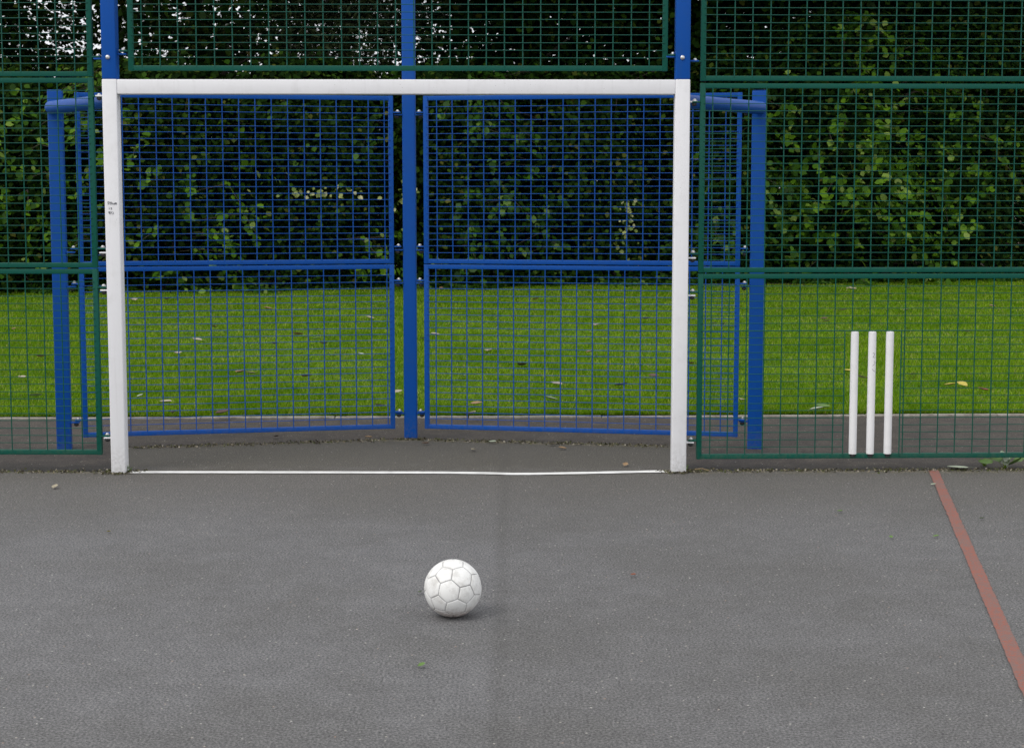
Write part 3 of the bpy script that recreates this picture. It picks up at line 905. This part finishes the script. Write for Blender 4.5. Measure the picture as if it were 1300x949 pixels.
VF[:, 1] = np.stack([fx + np.cos(fa) * fw, fy + np.sin(fa) * fw, np.full(nf_, .004)], 1)
VF[:, 2] = np.stack([fx + rng.normal(size=nf_) * .02, fy - rng.uniform(.0, .06, nf_) * (.2 + clu), .012 + rng.uniform(.01, .05, nf_) * (.35 + .8 * clu)], 1)
V = np.concatenate([V, VF]); n += nf_
np_mesh('grass', V.reshape(-1, 3), np.arange(n * 3), 3, M_GRASS, kind='stuff', label='short mown grass of the lawn behind the goal', cat='grass')
o = sheet('soil_patch', [(4.4 + 1.6 * math.cos(t) * (1 + .15 * math.sin(3 * t)), 26.3 + .95 * math.sin(t) * (1 + .1 * math.cos(5 * t))) for t in np.linspace(0, 2 * math.pi, 40)[:-1]], .011, M_EARTH)

# ------------------------------------------------------------------ fallen leaves
def litter_mat(name, c):
    m, nt, b = new_mat(name)
    tc = nd(nt, 'ShaderNodeTexCoord')
    col = mixc(nt, noise(nt, tc.outputs['Object'], 60, 3), c, tuple(v * .55 for v in c))
    nt.links.new(col, b.inputs['Base Color']); b.inputs['Roughness'].default_value = .6
    return m
LM = {'pale': litter_mat('pale_dead_leaf', (.44, .39, .28)), 'tan': litter_mat('tan_dead_leaf', (.34, .22, .11)), 'brown': litter_mat('brown_dead_leaf', (.10, .06, .035)),
      'yellow': litter_mat('yellow_dead_leaf', (.55, .46, .08)), 'green': litter_mat('green_leaf', (.13, .24, .05)), 'silver': litter_mat('silver_leaf_underside', (.40, .46, .34)), 'red': litter_mat('red_dead_leaf', (.30, .09, .045))}
def leaf_mesh(key, curl):
    bm = bmesh.new()
    rows = 7; pts = []
    for i in range(rows):
        t = i / (rows - 1); w = .36 * math.sin(math.pi * min(1, t * .93 + .05)) ** .8 * (1 - .25 * t)
        row = []
        for j in (-1, -.5, 0, .5, 1):
            jag = 1 + (.14 if i % 2 else -.06) * abs(j)
            z = curl * (abs(j) ** 2 * w * 1.1 + (t - .5) ** 2 * .9) + .03 * abs(j)
            row.append(bm.verts.new((j * w * jag, t - .5, z)))
        pts.append(row)
    for r0, r1 in zip(pts[:-1], pts[1:]):
        for j in range(4): bm.faces.new((r0[j], r0[j + 1], r1[j + 1], r1[j]))
    v0 = pts[0][2]
    s = [bm.verts.new((dx, -.5 - k, curl * .2 + .02 + k * .1)) for k, dx in ((0, .012), (0, -.012), (.35, -.006), (.35, .006))]
    bm.faces.new(s)
    for f in bm.faces: f.smooth = True
    me = bpy.data.meshes.new('fallen_leaf'); bm.to_mesh(me); bm.free(); me.materials.append(LM[key])
    return me
LMESH = {(k, c): leaf_mesh(k, c) for k in LM for c in (.05, .35)}
def drop(x, y, z, s, key, label, group, curl=.35, tilt=.25, rz=None):
    o = bpy.data.objects.new('fallen_leaf', LMESH[(key, curl)]); COL.objects.link(o)
    o.location = (x, y, z); o.scale = (s, s, s)
    o.rotation_euler = (random.uniform(-tilt, tilt), random.uniform(-tilt, tilt), random.uniform(0, 6.28) if rz is None else rz)
    return tag(o, label, 'leaf', group)
def px(pxx, pyy, z=0.0):
    """point of the ground at height z that the photograph shows at this pixel"""
    t = (429 - pyy) / 1972; c, s = math.cos(PITCH), math.sin(PITCH)
    Yw = (1.54 - z) * (c + t * s) / (s - t * c)
    return (pxx - 650) / 1972 * (Yw * c + (1.54 - z) * s), Yw
lawn_spots = [(170,381,'pale'),(212,380,'tan'),(178,503,'silver'),(210,511,'pale'),(53,453,'tan'),(45,503,'silver'),(348,437,'tan'),(402,430,'green'),(378,425,'tan'),
 (458,450,'silver'),(305,473,'tan'),(318,474,'pale'),(411,437,'tan'),(483,516,'pale'),(538,430,'silver'),(552,425,'pale'),(588,478,'silver'),(605,513,'tan'),
 (597,526,'pale'),(663,464,'brown'),(700,507,'silver'),(789,489,'brown'),(757,413,'pale'),(706,488,'pale'),(875,462,'tan'),(906,411,'pale'),(918,412,'tan'),
 (941,508,'pale'),(1049,408,'pale'),(1046,405,'brown'),(1070,394,'pale'),(1078,366,'pale'),(1082,367,'pale'),(1158,476,'yellow'),(1206,489,'yellow'),(1222,489,'yellow'),(1248,495,'red'),
 (1227,421,'tan'),(1260,389,'tan'),(1037,520,'silver'),(1045,517,'green'),(1154,366,'pale'),(1079,472,'yellow'),(236,367,'tan'),(356,372,'tan'),(440,367,'green'),(604,359,'pale'),
 (284,524,'brown'),(220,524,'brown'),(390,478,'tan'),(310,414,'pale'),(272,415,'tan'),(226,449,'pale'),(1150,394,'pale'),(1095,480,'pale'),(560,366,'tan'),(820,405,'tan'),(830,478,'brown'),
 (1015,374,'brown'),(1130,374,'tan'),(470,404,'pale'),(340,392,'tan'),(620,446,'pale'),(748,447,'tan'),(250,432,'pale'),(18,418,'tan'),(28,480,'pale'),(122,458,'tan'),(505,498,'pale'),(680,380,'tan')]
cname = {'pale': 'pale', 'tan': 'tan', 'silver': 'silvery', 'green': 'green', 'brown': 'dark brown', 'yellow': 'yellow', 'red': 'reddish'}
def lawn_where(X_, Y_):
    zx = ('behind the left green fence' if X_ < 130 else 'beside the left goalpost' if X_ < 200 else 'beyond the left blue panel, left part' if X_ < 330 else
          'beyond the left blue panel, right part' if X_ < 505 else 'beside the tall blue post' if X_ < 545 else 'beyond the right blue panel, left part' if X_ < 690 else
          'beyond the right blue panel, right part' if X_ < 850 else 'beside the short blue post on the right' if X_ < 970 else 'left of the wicket' if X_ < 1070 else
          'above the wicket' if X_ < 1140 and Y_ < 420 else 'by the wicket' if X_ < 1160 else 'right of the wicket')
    return zx, ('near the hedge' if Y_ < 400 else 'in mid lawn' if Y_ < 460 else 'near the kerb')
from collections import defaultdict
same = defaultdict(list)
for X_, Y_, k_ in lawn_spots: same[(k_,) + lawn_where(X_, Y_)].append((X_, Y_))
for key, L_ in same.items():
    L_.sort()
    k_, zx, zy = key
    for i_, (X_, Y_) in enumerate(L_):
        rk = '' if len(L_) == 1 else ', the ' + (('left one', 'right one') if len(L_) == 2 else ('leftmost', 'second', 'third', 'fourth', 'fifth'))[i_]
        xx, yy = px(X_, Y_, .04)
        drop(xx, yy, .043, random.uniform(.06, .11) * (1 + (yy - 10.6) * .03), k_, f'{cname[k_]} leaf {zy} {zx}{rk}', 'leaves fallen on the lawn')
small = [(70,619,'pale','leaf on the asphalt left of the left goalpost base'),(351,555,'brown','leaf just inside the left half of the goal recess'),
         (468,556,'tan','leaf on the asphalt close left of the tall blue post'),(540,564,'brown','leaf at the right foot of the tall blue post'),(625,562,'silver','leaf in the middle of the goal recess'),
         (601,572,'pale','tiny crumpled leaf in front of the tall blue post on its right'),(702,565,'pale','leaf in the right half of the goal recess'),(714,570,'tan','leaf beside a pale one in the right half of the goal recess'),
         (794,591,'tan','leaf just behind the white goal line at its right'),(1185,616,'silver','leaf beside the upper end of the red line'),(533,753,'green','scrap of leaf just left of the football'),
         (804,731,'red','reddish leaf scrap on the open asphalt right of the ball'),(1066,650,'green','leaf scrap on the asphalt below the wicket'),(1246,659,'green','leaf scrap right of the red line'),
         (535,846,'green','leaf scrap nearest the camera below the ball'),(138,676,'yellow','yellow leaf scrap on the asphalt left of the goal mouth'),(1188,682,'green','leaf scrap touching the asphalt left of the red line'),(1131,683,'green','narrow leaf scrap below the wicket, left of the red line')]
for X_, Y_, k_, lb in small:
    xx, yy = px(X_, Y_, .004)
    pre = {'pale': 'pale', 'brown': 'dark', 'tan': 'tan', 'silver': 'silvery', 'red': 'small', 'green': 'green', 'yellow': 'small'}[k_]
    big = Y_ < 600 or X_ == 70
    drop(xx, yy, .010, .048 if big else .028, k_, pre + ' ' + lb, 'leaves and scraps on the court')
for X_, Y_, s_, k_, lb in ((1216, 594, .115, 'silver', 'large pale green leaf with upright stalk under the green fence'),):
    xx, yy = px(X_, Y_, .01)
    o = drop(xx, yy, .014, s_, k_, lb, None, .05, .05, 1.5)
def weed(X_, Y_, n_, s_, label):
    xx, yy = px(X_, Y_, .0)
    t = empty('weed', (xx, yy, 0), 0, label=label, cat='weed')
    for i in range(n_):
        a = random.uniform(0, 6.28); r = random.uniform(.02, .10) * (s_ / .07)
        o = bpy.data.objects.new('leaf', LMESH[('green' if random.random() < .65 else 'silver', .05 if i % 2 else .35)]); COL.objects.link(o)
        o.parent = t; o.location = (r * math.cos(a), r * math.sin(a) * .5, .02 + random.uniform(0, s_ * .5))
        s = s_ * random.uniform(.6, 1.2); o.scale = (s, s, s); o.rotation_euler = (random.uniform(-.8, .8), random.uniform(-.8, .8), a - 1.57)
    b_ = MB()
    for i in range(14):
        a = random.uniform(0, 6.28); r = random.uniform(.01, .05)
        b_.tube((0, 0, -.01), (r * math.cos(a), r * math.sin(a), random.uniform(.02, .055)), .0018, 5, .0006)
    b_.build('stalks', M_GRASS, t)
weed(1275, 593, 9, .085, 'low green weed with broad leaves under the green fence at the right edge')
weed(1250, 590, 4, .03, 'small tuft of weed left of the broad leaved weed')
weed(160, 599, 5, .018, 'tiny weed at the foot of the left goalpost')
weed(868, 598, 4, .016, 'tiny weed at the foot of the right goalpost')
# a dry twig beside the right goalpost and a scrap of paper under the wicket
x0, y0 = px(882, 597); x1, y1 = px(902, 599)
b_ = MB(); b_.tube((x0, y0, .006), ((x0 + x1) / 2, y0 + .012, .010), .004, 6, .003); b_.tube(((x0 + x1) / 2, y0 + .012, .010), (x1, y1, .006), .003, 6, .0015)
tag(b_.build('twig', litter_mat('dry_wood', (.36, .26, .14))), 'thin dry twig on the asphalt beside the right goalpost', 'twig')

# low ivy that blurs the foot of the hedge
n = 15000
gx = rng.uniform(-12, 12, n)
base = np.interp(gx, [-12, -4, 2, 8, 12], [23.1, 23.9, 25.2, 26.6, 27.2])
gy = base + .25 * np.sin(gx * 2.1) + .18 * np.sin(gx * 5.7 + 1) + np.abs(rng.normal(size=n)) * .55
C = np.stack([gx, gy, .02 + rng.random(n) ** 2 * np.clip((gy - base + .1) * .55, .03, .5)], 1)
leaves('ground_ivy', C, .085 * rng.uniform(.5, 1.3, n), np.array([0, -.35, .9]) + rng.normal(size=C.shape) * .35, M_LEAF['shade_shoot'], None, kind='stuff', label='low ivy creeping out at the foot of the hedge', cat='ivy')

# grit, moss crumbs and leaf dust gathered along the worn edge of the court
M_DEB = leafy('edge_crumbs', [(0.0, (.03, .025, .018)), (.45, (.085, .075, .05)), (.7, (.06, .075, .02)), (.9, (.20, .17, .12)), (1.0, (.36, .33, .27))], rough=.9, trans=0.0)
P_ = []
def crumbs(x0, y0, x1, y1, k, sd):
    t_ = rng.random(k)
    q = .5 + .5 * np.sin(t_ * 31 + x0) * np.sin(t_ * 73)
    kq = rng.random(k) < .25 + .75 * q
    t_ = t_[kq]
    P_.append(np.stack([x0 + (x1 - x0) * t_ + rng.normal(size=len(t_)) * .01, y0 + (y1 - y0) * t_ + rng.normal(size=len(t_)) * sd, np.full(len(t_), .003)], 1))
crumbs(-3.6, 8.465, -2.16, 8.47, 1500, .028); crumbs(.95, 8.50, 3.4, 8.54, 2800, .028)
crumbs(-2.34, 9.27, -.63, 9.60, 1500, .03); crumbs(-.63, 9.60, 1.0, 9.33, 1500, .03)
for cx, cy, k in ((-2.16, 8.41, 140), (-2.10, 8.47, 120), (.92, 8.43, 120), (.87, 8.48, 80), (.98, 8.49, 160), (-.63, 9.60, 160)):
    P_.append(np.stack([cx + rng.normal(size=k) * .04, cy + rng.normal(size=k) * .018, np.full(k, .004)], 1))
C = np.concatenate(P_)
leaves('edge_litter', C, rng.uniform(.005, .017, len(C)), np.array([0, -.2, .8]) + rng.normal(size=C.shape) * .5, M_DEB, None, kind='stuff', label='moss crumbs and grit along the worn edge of the court', cat='litter')
